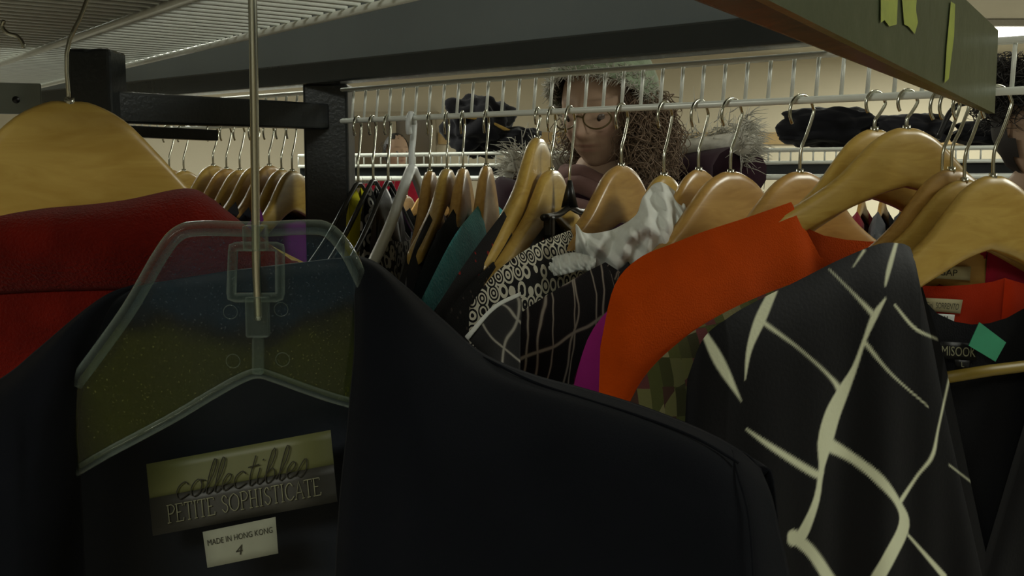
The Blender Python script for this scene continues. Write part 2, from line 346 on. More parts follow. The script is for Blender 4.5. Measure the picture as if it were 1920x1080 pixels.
# right beam
gb=thing('rack_beam','grey green metal beam with peeling yellow tape at the upper right','beam',P(1860,213,.66))
O2=gb.location
b0=P(1865,213,.66); b1=P(1440,0,.37); b2=P(1310,0,.37); b3=P(1835,205,.70)
t0=P(1872,57,.66); ext=lambda a,b,f:a+(b-a)*f
b1e=ext(b0,b1,1.25); b2e=ext(b3,b2,1.25); zz=Vector((0,0,1))
gp=MB().add([b0,b1e,b1e+zz*.062,t0, b0-U*.004,b1e-U*.004,b1e+zz*.062-U*.004,t0-U*.004],[(0,1,2,3),(7,6,5,4),(0,4,5,1),(1,5,6,2),(2,6,7,3),(3,7,4,0)])
gp.build('side_face',greybeam,gb,O2,False)
bt=MB().add([b0-U*.004,b1e-U*.004,b2e,b3, b0-U*.004+zz*.004,b1e-U*.004+zz*.004,b2e+zz*.004,b3+zz*.004],[(0,1,2,3),(7,6,5,4),(0,4,5,1),(1,5,6,2),(2,6,7,3),(3,7,4,0)])
bt.build('underside',bronzebeam,gb,O2,False)
MB().add([b3,b2e,b2e+zz*.05,b3+zz*.045],[(0,1,2,3)]).build('far_face',blackmetal,gb,O2,False,solid=.003)
def gface(px,py,off=.0008):
    n=(b1e-b0).cross(t0-b0).normalized(); n=n if n.dot(CAM-b0)>0 else -n
    r=ray(px,py); s=n.dot(b0-CAM)/n.dot(r); return CAM+r*s+n*off
for poly in ([(1648,0),(1680,0),(1678,48),(1664,52),(1655,40),(1648,45)],[(1688,0),(1716,0),(1714,20),(1718,44),(1712,66),(1700,52),(1692,48)],[(1780,5),(1788,10),(1786,70),(1776,150),(1768,158),(1772,90)]):
    m_=MB(); m_.add([gface(x,y-2) for x,y in poly],[tuple(range(len(poly)))]); m_.build('yellow_tape',yellowtape,gb,O2,False)
# ---------------------------------------------------------------- hangers
tx=[0,.012,.03,.05,.07,.1,.14,.18,.22]; tz=[0,-.0006,-.007,-.021,-.036,-.051,-.066,-.08,-.094]
bz=[-.045,-.047,-.051,-.057,-.063,-.073,-.086,-.097,-.108]
def htop(x): return float(np.interp(abs(x),tx,tz))
_t=cr([(a,b,c) for a,b,c in zip(tx,tz,bz)],30)
def wood_body(cont=.018):
    xs=[(-a[0],a[1],a[2]) for a in _t[::-1]]+[tuple(a) for a in _t[1:]]; rings=[]
    for x,zt,zb in xs:
        th=.0055+.002*(abs(x)/.22); yc=cont*(abs(x)/.22)**2; zc=(zt+zb)/2; hh=(zt-zb)/2
        e=1 if abs(x)<.215 else .75; ring=[]
        for k in range(16):
            a=2*math.pi*k/16; ca,sa=math.cos(a),math.sin(a)
            ring.append((x,yc+th*e*math.copysign(abs(ca)**.45,ca),zc+hh*e*math.copysign(abs(sa)**.85,sa)))
        rings.append(ring)
    m=MB().grid(rings,True); n=len(m.v); m.f.append(tuple(range(16))[::-1]); m.f.append(tuple(n-16+k for k in range(16))); return m
def hook_mb(L,r=.013,th=.0012):
    zc=L+.0028+.0012-r; pts=[(0,0,-.004),(0,0,max(.003,zc*.35)),(-r*.45,0,max(.006,zc*.62))]
    for a in range(180,-41,-20): pts.append((r*math.cos(math.radians(a)),0,zc+r*math.sin(math.radians(a))))
    return MB().tube(pts,th,7,smooth=46)
WB={}
def wood_hanger(apex,ang,L,label,m=wood,group=None,r=.013,name='wooden_hanger',k=1,kx=1,cont=.018):
    t=thing(name,label,'clothes hanger',apex,ang,group)
    key=(m.name,cont)
    if key not in WB: o=WB[key]=wood_body(cont).build('wooden_body',m,t,(0,0,0))
    else: o=WB[key].copy(); C.objects.link(o); o.parent=t
    o.scale=(kx,kx if cont else 1,k)
    hook_mb(L,min(r,max(.008,L*.4))).build('hook',chrome,t,(0,0,0))
    MB().tube([(0,0,-.003),(0,0,.002)],.0028,10).build('ferrule',chrome,t,(0,0,0))
    return t
def plane_pt(A,h,px,py,off=0):
    n=Vector((-h.y,h.x,0)); r=ray(px,py); s=n.dot(A+n*off-CAM)/n.dot(r); return CAM+r*s
# ---------------------------------------------------------------- garments
BR=[[(1450,545,9),(1425,600,12),(1405,655,6),(1397,712,1)],[(1425,600,5),(1500,655,2),(1555,705,3),(1578,735,8)],
[(1318,620,6),(1350,680,12),(1390,752,1)],[(1660,560,2),(1640,592,7),(1620,640,4),(1602,690,6),(1580,735,13),(1560,780,17),(1547,830,16),(1540,880,6),(1530,940,7),(1505,1000,12),(1488,1012,14)],
[(1685,440,3),(1668,500,5),(1660,535,2)],[(1640,592,6),(1600,550,2),(1555,505,1)],[(1620,640,4),(1670,700,2),(1740,762,1)],
[(1400,805,2),(1450,840,6),(1528,888,8),(1540,885,6)],[(1547,830,16),(1600,860,10),(1650,900,11),(1685,945,7),(1695,985,12),(1670,1040,14),(1630,1110,15)],
[(1685,945,5),(1720,892,3),(1748,855,4),(1760,800,2),(1782,700,2)],[(1488,1005,14),(1525,1040,12),(1570,1110,14)],[(1678,572,2),(1715,615,3),(1757,636,1)],
[(1780,872,1),(1842,920,1)],[(1700,1000,2),(1770,1080,6)],[(1814,798,3),(1830,816,10),(1848,812,2)],[(1620,470,3),(1600,500,1)],
[(1570,1110,10),(1600,1250,14),(1560,1400,8)],[(1630,1110,12),(1700,1250,10),(1780,1350,8)],[(1420,1150,10),(1480,1250,12)]]
def paint_branch(vs):
    pp=np.array([proj(Vector(p)) for p in vs]); d=np.full(len(pp),9.0)
    for b in BR:
        b=[tuple(v) for v in cr(b,len(b)*4)]
        for (x0,y0,w0),(x1,y1,w1) in zip(b[:-1],b[1:]):
            a=np.array([x0,y0]); c=np.array([x1-x0,y1-y0],float); t=np.clip(((pp-a)@c)/(c@c),0,1)
            q=np.hypot(*(pp-(a+t[:,None]*c)).T)-(w0*(1-t)+w1*t)*.85; d=np.minimum(d,q)
    k=np.clip(.5-d/3.2,0,1)[:,None]
    dark=np.array(lin((12,13,17))); lt=np.array(lin((226,230,200))); return dark*(1-k)+lt*k
def garment_core(root,ridge,m,thick=.016,length=.7,dipf=.08,dipb=.02,sleeve=True,folds=.004,flare=.06,nc=16,nr=18,paint=None,vneck=False,parts=('front_panel','back_panel'),seed=0,A=None,ang=0,mback=None,tback=None,soff=0,cont=.018):
    z0=ridge[-1][1]; sw=ridge[-1][0]
    for sgn,pn in ((1,parts[0]),(-1,parts[1])):
        if sgn<0 and paint: nc,nr=18,20
        pw=1.15 if (paint and sgn>0) else 1.7
        rg=[tuple(p)for p in cr([(x,z,0) for x,z in ridge],nc)]
        nw,zn=rg[0][0],rg[0][1]
        cols=[(-x,z,0) for x,z,_ in rg[::-1]]
        NK=max(9,nc//3) if not (paint and sgn>0) else nc
        for k in range(1,NK): x=-nw+2*nw*k/NK; cols.append((x,zn,1))
        cols+=[(x,z,0) for x,z,_ in rg]
        tk=thick if sgn>0 or tback is None else tback
        rot=Matrix.Rotation(ang,4,'Z'); g=[]
        for j in range(nr+1):
            row=[]
            for x,z,nk in cols:
                if nk:
                    s=abs(x)/nw; dip=(dipf if sgn>0 else dipb)*((1-s) if (vneck and sgn>0) else math.sqrt(max(0,1-s*s)))
                    zt=z-dip; yb=min(1,3*(1-s))
                else: zt=z; yb=0
                f=(j/nr)**pw; zz=zt+(-length-zt)*f; dd=zt-zz; u=x/sw
                pr=max(1-math.exp(-dd/.02),yb*.7)*(max(0,1-abs(u)**5))**.5
                fo=folds*min(1,dd/.15)*(math.sin(x*75+seed*2.1+sgn)+.6*math.sin(x*133+seed+dd*6))
                row.append((x*(1+flare*dd/.4),sgn*(tk*pr+fo*pr)+cont*min(1,abs(x)/.22)**2,zz))
            g.append(row)
        mb=MB().grid(g)
        if paint and sgn>0: mb.build(pn,m,root,(0,0,0),attr=('print',paint([rot@Vector(p)+A for p in mb.v])))
        else: mb.build(pn,mback or m,root,(0,0,0))
    if sleeve:
        sy=thick/.02
        for sx in (1,-1):
            rings=[]
            for dx,dzz,rx,ry in ((-.03,.0,.003,.003),(-.03,-.002,.018,.008),(-.03,-.014,.028,.012),(-.032,-.045,.036,.014),(-.028,-.1,.04,.015),(-.022,-.2,.042,.016),(-.016,-.34,.04,.018),(-.012,-.48,.034,.018)):
                ring=[]
                for k in range(14):
                    a=2*math.pi*k/14; w=1+.06*math.sin(3*a+dzz*30+seed)
                    ring.append((sx*(sw+dx-soff+rx*math.cos(a)*w),.9*cont+ry*sy*math.sin(a)*w,z0+dzz))
                rings.append(ring)
            MB().grid(rings,True).build('sleeve',mback or m,root,(0,0,0))
THX=[300,660,806,872,916,1008,1030,1165,1245,1310,1370,1500,1640,1700,1745,1862]
THY=[72,78,84,84,81,74,72,61,55,49,42,34,27,25,23,22.5]
def HG(apx,apy,*_):
    A=P(apx,apy,Zr(apx)); th=math.radians(float(np.interp(apx,THX,THY))); return (apx,apy,Vector((-math.cos(th),-math.sin(th),0)),A)
def ridge_of(H,pix):
    rd=[]
    for px,py in pix:
        p=plane_pt(H[3],H[2],px,py); rd.append(((p-H[3]).dot(H[2]),p.z-H[3].z))
    return rd
def set_(H,hl,m,label,cat,name,pix,gm,k=None,kx=None,hang=True,keepz=False,cont=.018,**kw):
    rd=ridge_of(H,pix)
    if kx is None: kx=min(1,max(.7,(rd[-1][0]-.03)/.22))
    ht=lambda x:htop(x/kx)
    if k is None: k=max(.75,min(1.8,(rd[0][1]-.002)/ht(rd[0][0])))
    if not keepz: rd=[(x,max(z,ht(x)*k+.004)) if x<.2*kx else (x,z) for x,z in rd]
    A=H[3]; a=math.atan2(H[2].y,H[2].x)
    if hang: Wt=wood_hanger(A,a,CAM.z+HR-A.z,hl,m,None,k=k,kx=kx,cont=cont); set_.last=Wt
    t=thing(name,label,cat,A,a); garment_core(t,rd,gm,A=A,ang=a,cont=cont,**kw); return t
leftg='wooden hangers crowded along the left end of the rod'
cols_l=[charc,navyfab,greyfab,brownf,blackfab,geo2,charc,navyfab,purple]
labs=['charcoal top on hanger farthest left beyond the red coat','dark navy top second from the left beyond the red coat','grey top third from the left beyond the red coat','brown top fourth in the row beyond the red coat',
 'black wool garment with pointed shoulder beyond the red coat','black and white printed top beyond the red coat','charcoal garment near the black post','dark navy garment just left of the purple one','purple garment just left of the black post']
for i,(x,y) in enumerate([(318,318),(345,320),(400,310),(425,316),(450,318),(478,312),(505,310),(528,318),(548,320)]):
    H=HG(x,y); a=math.atan2(H[2].y,H[2].x)
    wood_hanger(H[3],a,CAM.z+HR-H[3].z,'small pale wooden hanger in the crowd beyond the red coat',wood if i%3 else wood2,leftg,kx=.85)
    rd=[(a_,htop(a_)+.004) for a_ in (.085,.12,.17,.21)]
    t=thing('shirt',labs[i],'garment',H[3],a); garment_core(t,rd,cols_l[i],nc=8,nr=8,seed=i,thick=.01)
def slim_hanger(H,label,m,th=.003,name='plastic_hanger'):
    A=H[3]; L=CAM.z+HR-A.z; t=thing(name,label,'clothes hanger',A,math.atan2(H[2].y,H[2].x))
    MB().tube([(-.2,0,-.1),(-.1,0,-.055),(-.02,0,-.008),(0,0,0),(.02,0,-.008),(.1,0,-.055),(.2,0,-.1),(.205,0,-.107),(.195,0,-.112),(0,0,-.112),(-.195,0,-.112),(-.205,0,-.107)],th,8,smooth=70).build('frame',m,t,(0,0,0))
    hook_mb(L,.012,th*.6).build('hook',m if m is whiteplast else chrome,t,(0,0,0)); return t
def slimset(apx,apy,hl,label,pix,gm,**kw):
    H=HG(apx,apy); slim_hanger(H,hl,blackplast,.0025); rd=[(x,max(z,-.5*x)) for x,z in ridge_of(H,pix)]
    a=math.atan2(H[2].y,H[2].x)
    t=thing('shirt',label,'garment',H[3],a); garment_core(t,rd,gm,**kw)
slimset(672,345,'slim black hanger holding the yellow top beside the black post','bright yellow top right beside the black post',[(668,358),(662,385),(655,420)],yellowf,nc=8,nr=8,thick=.01)
slimset(700,340,'slim black hanger holding the black and white printed top','black and white small print top between post and white hanger',[(696,365),(690,410),(682,470)],geo2,nc=8,nr=8,thick=.01)
slimset(728,342,'slim black hanger holding shiny black clothes','shiny black garment hanging left of the white plastic hanger',[(724,355),(716,400),(706,480)],shiny,nc=10,nr=12,folds=.008,thick=.012,cont=0)
H=HG(772,318); slim_hanger(H,'white tubular plastic hanger among the wooden ones',whiteplast,.0055)
a=math.atan2(H[2].y,H[2].x); t=thing('shirt','black and white printed top hanging from the white plastic hanger','garment',H[3],a); garment_core(t,[(.10,-.052),(.15,-.075),(.2,-.1)],geo2,nc=8,nr=8,thick=.008,sleeve=False,cont=0)
thin=dict(thick=.0115,sleeve=False,folds=.001,cont=0)
set_(HG(806,320),'amber wooden hanger just right of the white plastic hanger',wood2,'grey top whose shoulder shows behind the amber hangers','garment','shirt',[(763,470),(757,500),(748,530)],greyfab,k=1.2,**thin)
set_(HG(838,316),'wooden hanger touching its neighbour above the plain black top',wood,'charcoal top just left of the plain black one','garment','shirt',[(805,400),(782,450),(762,510)],charc,**thin)
set_(HG(868,315),'amber wooden hanger above the plain black top',wood2,'plain black top left of the teal one','garment','shirt',[(850,396),(815,448),(776,540)],blackfab,kx=.8,**thin)
set_(HG(912,310),'amber wooden hanger above the teal top',wood2,'teal melange top in the middle of the row','garment','shirt',[(896,390),(850,445),(788,565)],teal,kx=.8,**thin)
set_(HG(1008,258),'tall pale wooden hanger standing higher than its neighbours',wood,'black top with small red print right of the teal top','garment','shirt',[(945,400),(885,475),(812,585)],blackred,kx=.85,**thin)
set_(HG(1034,318),'pale wooden hanger in front of the tall one',wood,'dark lace top right of the black and red print','garment','shirt',[(925,495),(880,535),(832,595)],lace,kx=.9,**thin)
H=HG(1068,372); A=H[3]
t=thing('clip_hanger','black plastic clip hanger with a triangular neck beside the cream print top','clothes hanger',A,math.atan2(H[2].y,H[2].x))
MB().tube([(-.07,0,-.014),(-.03,0,-.013),(0,0,-.008),(.03,0,-.013),(.07,0,-.014)],.003,8,smooth=20).build('bar',blackplast,t,(0,0,0))
MB().tube([(0,0,.016),(0,0,-.008)],[.002,.008],8).build('neck',blackplast,t,(0,0,0)); hook_mb(CAM.z+HR-A.z,.014).build('hook',chrome,t,(0,0,0))
for sx in (-1,1): MB().box((sx*.055,0,-.022),(.010,.008,.018)).build('clip',blackplast,t,(0,0,0),False,bevel=.002)
t=thing('skirt','black skirt clipped on the black plastic hanger','garment',A,math.atan2(H[2].y,H[2].x)); garment_core(t,[(.03,-.032),(.05,-.032),(.07,-.034)],shiny,sleeve=False,dipf=0,dipb=0,thick=.008,cont=0)
set_(HG(1165,310),'amber wooden hanger above the cream and black print',wood2,'cream and black geometric print top','garment','shirt',[(1070,436),(1000,460),(930,510),(880,575)],geo,thick=.0125,cont=0,sleeve=False,folds=.002)
wt=set_(HG(1245,328),'pale wooden hanger inside the crumpled white collar',wood,'white blouse with a crumpled raised collar','garment','blouse',[(1150,475),(1105,510),(1060,545),(1010,600)],whitefab,k=1.2,thick=.008,sleeve=False,cont=0)
loc=wt.location; rotm=Matrix.Rotation(-wt.rotation_euler.z,4,'Z')
def wpart(ctrl,nu,nv,name,amp=.003):
    g=csurf(ctrl,nu,nv); vs=[]
    n=0
    for i,row in enumerate(g):
        for j,p in enumerate(row):
            u=j/(nv-1); w=i/(nu-1); f=abs(((u*5.3+w*.9)%1)-.5)*2; f2=abs(((u*8.7-w*1.7+.3)%1)-.5)*2
            d=(p-CAM).normalized(); p=p+d*amp*((f-.5)+.5*(f2-.5))
            vs.append(tuple(rotm@(p-loc)))
    mb=MB().grid(g); mb.v=vs; mb.build(name,whitefab,wt,(0,0,0),solid=.0008)
wpart([[(1080,420,.80),(1100,438,.79),(1150,430,.80),(1192,404,.81),(1208,366,.83),(1238,342,.845),(1282,372,.85)],
       [(1080,442,.79),(1108,462,.772),(1155,450,.785),(1198,432,.772),(1226,396,.805),(1254,372,.825),(1286,392,.84)],
       [(1080,474,.79),(1112,484,.782),(1160,478,.775),(1206,456,.785),(1242,428,.785),(1268,404,.815),(1290,412,.83)],
       [(1086,506,.79),(1116,514,.788),(1165,506,.785),(1210,488,.785),(1250,466,.79),(1276,446,.81),(1292,432,.83)]],30,110,'collar',.010)
wpart([[(1022,488,.79),(1050,478,.785),(1080,474,.78),(1118,484,.775)],[(1028,502,.782),(1054,498,.776),(1085,492,.77),(1116,496,.768)],[(1034,518,.785),(1062,514,.775),(1092,506,.77),(1112,510,.77)]],12,40,'cuff',.006)
set_(HG(1310,318),'amber wooden hanger just behind the one above the plaid top',wood2,'charcoal top behind the plaid one','garment','shirt',[(1170,490),(1110,540),(1060,580),(1020,640)],charc,k=1.15,thick=.01)
set_(HG(1370,322),'amber wooden hanger above the dark plaid top',wood2,'dark plaid blouse with thin pale lines','garment','blouse',[(1118,490),(1040,525),(950,575),(890,640)],plaid,k=1.2,nc=18,folds=.004,mback=plaid)
t=thing('scarf','sheer grey striped scarf with a white hem left of the plaid blouse','scarf',P(930,600,.60))
MB().grid(csurf([[(975,552,.62),(925,578,.61),(876,634,.60)],[(978,575,.61),(935,600,.60),(895,656,.595)],[(975,650,.605),(950,685,.60),(930,715,.59)],[(975,900,.605),(945,900,.60),(925,900,.59)]],14,14)).build('cloth',greyplaid,t,t.location,solid=.001)
MB().grid(csurf([[(975,548,.618),(925,574,.608),(872,631,.598)],[(976,555,.617),(928,581,.607),(878,638,.597)]],4,14)).build('pale_hem',whitefab,t,t.location,solid=.002)
set_(HG(1500,322),'amber wooden hanger behind the orange coat',wood2,'magenta top peeking out left of the orange coat','garment','shirt',[(1330,470),(1250,500),(1150,550),(1080,615),(1045,700)],magenta)
set_(HG(1640,243),'pale wooden hanger directly behind the one in the orange coat',wood,'red orange coat right behind the orange coat','garment','coat',[(1588,486),(1535,448),(1480,428),(1400,450),(1300,490),(1200,560)],redor,k=1.1,keepz=True,dipf=.03,thick=.010)
set_(HG(1700,240),'large pale wooden hanger inside the orange coat',wood,'bright orange wool coat in the middle right of the row','garment','coat',[(1476,384),(1390,406),(1300,432),(1235,454),(1172,478),(1124,530),(1098,640)],orangefab,kx=.85,nc=30,nr=30,folds=.004,thick=.017,dipf=.06,dipb=.03,flare=.04)
set_(HG(1766,330),'amber wooden hanger between the orange coat and the branch print blouse',wood2,'muted olive and red plaid top beside the branch print blouse','garment','shirt',[(1560,506),(1450,538),(1345,578),(1255,626),(1185,690),(1142,765)],floral,nc=24,k=1.7,kx=.7,thick=.020,keepz=True,folds=.002)
HM=HG(1784,318)
tm=set_(HM,'amber wooden hanger in the maroon top at the right',wood2,'maroon top with cream neck label at the right edge','garment','shirt',[(1700,472),(1600,520),(1480,600),(1400,680)],maroon,k=1.0,kx=.7,keepz=True,dipf=.2,dipb=.003,thick=.005,sleeve=False)
HR2=HG(1808,338)
tr=set_(HR2,'pale wooden hanger in the red knit at the right',wood,'red knit jumper with cream neck label at the right edge','garment','jumper',[(1712,530),(1600,575),(1480,640),(1400,720)],redor,k=.9,kx=.7,keepz=True,dipf=.25,dipb=.004,thick=.004,sleeve=False,folds=.001)
HB=HG(1862,330)
tb=set_(HB,'pale wooden hanger in the black branch print blouse',wood,'black blouse with white branching line print','garment','blouse',[(1702,474),(1684,456),(1640,457),(1560,486),(1480,522),(1400,556),(1338,586),(1288,626),(1258,700)],branch,k=1.1,kx=.8,nc=230,nr=430,folds=.003,dipf=.21,dipb=.055,vneck=True,paint=paint_branch,mback=blackfab,thick=.014,tback=.006,sleeve=False)
woodbar=set_.last
MB().tube([(.040,.006,-.132),(0,.006,-.130),(-.10,.006,-.128)],.004,10).build('trouser_bar',mustard,woodbar,(0,0,0))
def lab(t,H,corn,mbase,texts,off=-.009,name='label'):
    cw=[plane_pt(H[3],H[2],x,y,off) for x,y in corn]; Rm=Matrix.Rotation(-t.rotation_euler.z,4,'Z')
    def tolocal(mb): mb.v=[tuple(Rm@(Vector(p)-t.location)) for p in mb.v]; return mb
    o=tolocal(patch(cw,4)).build(name,mbase,t,(0,0,0),solid=.0004)
    for s,u0,u1,v0,v1,mt,sh_ in texts:
        tolocal(text_mb(s,sub4(cw,u0,u1,v0,v1),sh_)).build('lettering',mt,o,(0,0,0),False)
cream=mat('cream_label',(186,178,140),.8); ink=mat('dark_ink',(44,42,30),.8); paleink=mat('pale_thread',(128,128,102),.8)
lab(tm,HM,[(1735,498),(1820,500),(1818,526),(1733,520)],cream,[('GAP',.3,.7,.25,.75,ink,0)],.001)
lab(tr,HR2,[(1728,558),(1805,562),(1800,588),(1730,582)],cream,[('Gini  SORRENTO',.08,.92,.3,.75,ink,0)],.001)
lab(tr,HR2,[(1755,588),(1790,590),(1788,606),(1757,604)],whitefab,[('M',.4,.6,.2,.8,ink,0)],.001,name='size_tag')
lab(tb,HB,[(1762,640),(1832,644),(1830,676),(1762,672)],blacklin,[('MISOOK',.04,.96,.25,.8,paleink,0)],.001)
lab(tb,HB,[(1790,674),(1818,676),(1816,692),(1792,690)],blacklin,[('L',.4,.6,.2,.8,paleink,0)],.001,name='size_tag')
green=mat('green_paper',(50,150,112),.7)
cg=[plane_pt(HB[3],HB[2],x,y,.004) for x,y in ((1836,604),(1886,642),(1866,678),(1816,648))]
o=patch(cg,4).build('price_tag',green,None,None,False,solid=.0005); tag(o,'small green paper price tag pinned inside the branch print blouse','price tag')
# ---------------------------------------------------------------- foreground red coat
A=P(130,190,.60)
HL=wood_hanger(A,math.radians(214),.095,'large pale wooden hanger at the left edge holding the red coat',wood,None,.02,k=1.5)
rc=thing('coat','thick red felt coat at the left behind the black jacket','coat',P(200,400,.6))
def rpart(ctrl,nu,nv,name,m,root,amp=.0,solid=.0015,fs=12):
    g=csurf(ctrl,nu,nv); mb=MB().grid(g)
    if amp: mb.v=[tuple(Vector(p)+noise.noise_vector(Vector(p)*fs)*amp) for p in mb.v]
    return mb.build(name,m,root,root.location,solid=solid)
rpart([[(-250,425,.615),(-60,408,.61),(100,398,.605),(230,384,.605),(345,366,.612),(395,382,.625)],
       [(-250,418,.60),(-60,400,.592),(100,390,.587),(230,376,.587),(350,357,.598),(400,380,.615)],
       [(-250,450,.578),(-60,425,.568),(100,415,.563),(240,400,.563),(365,378,.575),(425,402,.60)],
       [(-250,510,.572),(-60,490,.562),(100,480,.557),(250,462,.557),(400,436,.567),(500,460,.60)],
       [(-250,560,.578),(-60,548,.571),(100,538,.567),(260,530,.567),(430,512,.576),(560,498,.603)],
       [(-250,568,.586),(-60,556,.580),(100,546,.577),(260,538,.577),(430,520,.585),(560,502,.610)]],28,44,'collar',redfab,rc,.003,.002)
rpart([[(-250,540,.592),(-60,530,.583),(100,520,.58),(260,510,.58),(430,480,.588),(560,492,.615)],
       [(-250,600,.580),(-60,590,.574),(100,580,.571),(260,572,.571),(450,556,.580),(640,560,.61)],
       [(-250,900,.57),(-60,880,.57),(100,850,.57),(260,850,.57),(460,850,.575),(680,850,.61)],
       [(-250,1900,.57),(-60,1900,.57),(100,1900,.57),(260,1900,.57),(460,1900,.575),(680,1900,.61)]],26,40,'back_panel',redfab,rc,.003)
rpart([[(-250,440,.64),(100,420,.65),(395,400,.66),(560,500,.66)],[(-250,1900,.65),(100,1900,.66),(395,1900,.68),(620,1900,.68)]],8,12,'front_panel',redfab,rc,.004)
# ---------------------------------------------------------------- foreground black jacket
jk=thing('blazer','black wool blazer on a clear plastic hanger in the foreground','jacket',P(480,1000,.47))
J=lambda c,nu,nv,n,m=jackfab,amp=.0015,solid=.0015:rpart(c,nu,nv,n,m,jk,amp,solid)
J([[(190,575,.480),(255,540,.492),(330,526,.505),(420,512,.51),(560,494,.515),(640,484,.514),(690,490,.506),(712,508,.50)],
   [(110,690,.478),(200,700,.50),(300,700,.515),(430,700,.52),(570,700,.525),(640,700,.522),(690,700,.515),(730,700,.51)],
   [(60,1000,.478),(180,1000,.50),(280,1000,.515),(430,1000,.52),(580,1000,.525),(640,1000,.522),(700,1000,.515),(760,1000,.51)],
   [(20,2000,.478),(180,2000,.50),(280,2000,.52),(430,2000,.52),(580,2000,.525),(640,2000,.522),(700,2000,.515),(760,2000,.51)]],22,40,'back_lining',lining,.001)
J([[(-420,940,.455),(-150,790,.46),(0,715,.462),(70,660,.465),(150,590,.472),(205,551,.48),(262,529,.492)],
   [(-420,990,.42),(-150,840,.425),(0,760,.43),(60,708,.44),(115,645,.45),(160,605,.462),(200,582,.478)],
   [(-420,1100,.40),(-150,950,.405),(0,880,.41),(50,840,.42),(90,800,.43),(125,775,.443),(148,765,.46)],
   [(-420,1300,.395),(-150,1150,.40),(0,1080,.405),(50,1070,.412),(90,1050,.425),(125,1040,.44),(154,1030,.455)],
   [(-420,2200,.395),(-150,2100,.40),(0,2000,.405),(50,2000,.412),(90,2000,.425),(125,2000,.44),(170,2000,.455)]],40,50,'left_front')
J([[(640,484,.514),(672,482,.510),(710,496,.503),(766,542,.495),(834,604,.49),(905,664,.49),(1000,706,.49),(1100,735,.485),(1210,767,.48),(1310,805,.475),(1380,842,.47),(1425,880,.475)],
   [(664,500,.492),(686,506,.480),(718,530,.472),(762,582,.463),(820,650,.46),(895,714,.46),(990,746,.46),(1090,774,.455),(1200,806,.45),(1300,844,.445),(1385,882,.45),(1448,932,.46)],
   [(668,640,.468),(686,650,.454),(714,670,.448),(750,705,.444),(800,760,.44),(885,810,.44),(980,840,.44),(1085,860,.437),(1195,890,.435),(1300,930,.435),(1400,960,.44),(1465,1000,.455)],
   [(655,780,.46),(676,795,.449),(705,820,.441),(740,855,.436),(790,900,.43),(880,950,.43),(980,980,.43),(1085,1000,.43),(1195,1020,.43),(1300,1050,.43),(1410,1070,.435),(1485,1090,.455)],
   [(630,1080,.46),(655,1090,.447),(690,1105,.44),(730,1130,.434),(790,1150,.425),(880,1200,.425),(980,1200,.425),(1085,1220,.425),(1195,1230,.425),(1300,1250,.425),(1415,1260,.43),(1500,1280,.455)],
   [(600,2000,.46),(630,2000,.447),(680,2000,.44),(730,2000,.434),(790,2000,.425),(880,2000,.425),(980,2000,.425),(1085,2000,.425),(1195,2000,.425),(1300,2000,.425),(1415,2000,.43),(1520,2000,.455)]],48,100,'right_front')
J([[(712,500,.505),(766,540,.505),(834,602,.51),(905,662,.51),(1000,704,.51),(1210,766,.51),(1380,841,.505),(1425,879,.49)],[(712,700,.51),(760,740,.525),(830,800,.53),(905,830,.53),(1000,850,.53),(1210,900,.53),(1400,980,.52),(1460,1000,.49)],
   [(712,2000,.51),(760,2000,.525),(830,2000,.53),(905,2000,.53),(1000,2000,.53),(1210,2000,.53),(1400,2000,.52),(1520,2000,.49)]],20,36,'back_panel')
sm=[(905,670,.485),(1000,716,.474),(1100,749,.466),(1210,784,.459),(1310,824,.453),(1385,868,.449)]
MB().tube([P(*q) for q in sm],.0007,6,smooth=40).build('shoulder_seam',jackfab,jk,jk.location)
sm=[(1372,842,.466),(1382,885,.4465),(1402,960,.4385),(1412,1070,.4335),(1418,1260,.4295)]
MB().tube([P(*q) for q in sm],.0006,6,smooth=40).build('sleeve_seam',jackfab,jk,jk.location)
lg=mat('olive_satin_label',(96,98,58),.5,0,.1); ld=mat('dark_satin_label',(48,47,40),.5); wht=mat('white_label',(144,146,128),.8)
LC=[P(275,870,.495),P(620,806,.50),P(633,940,.495),P(288,1004,.49)]
def jl(mb,n,m,par=jk,**k): return mb.build(n,m,par,jk.location,**k)
l1=jl(patch(sub4(LC,0,1,0,.52),5,.0005),'brand_label',lg,solid=.0005)
l2=jl(patch(sub4(LC,0,1,.48,1),5,.001),'label_band',ld,solid=.0005)
jl(strokes_mb('collectibles',sub4(LC,.15,.86,.10,.56),CUR,.00030,.0022,.3,2.05),'script_lettering',ink,l1)
jl(strokes_mb('PETITE SOPHISTICATE',sub4(LC,.09,.92,.62,.86),CAP,.00027,.0022),'lettering',paleink,l2)
SCn=[P(382,996,.49),P(518,968,.49),P(523,1036,.488),P(391,1063,.488)]
l3=jl(patch(SCn,5,.0015),'size_tag',wht,solid=.0004)
jl(text_mb('MADE IN HONG KONG',sub4(SCn,.05,.95,.24,.40),0,.0022),'lettering',ink,l3,smooth=False)
jl(text_mb('4',sub4(SCn,.42,.52,.55,.82),.2,.0022),'lettering',ink,l3,smooth=False)
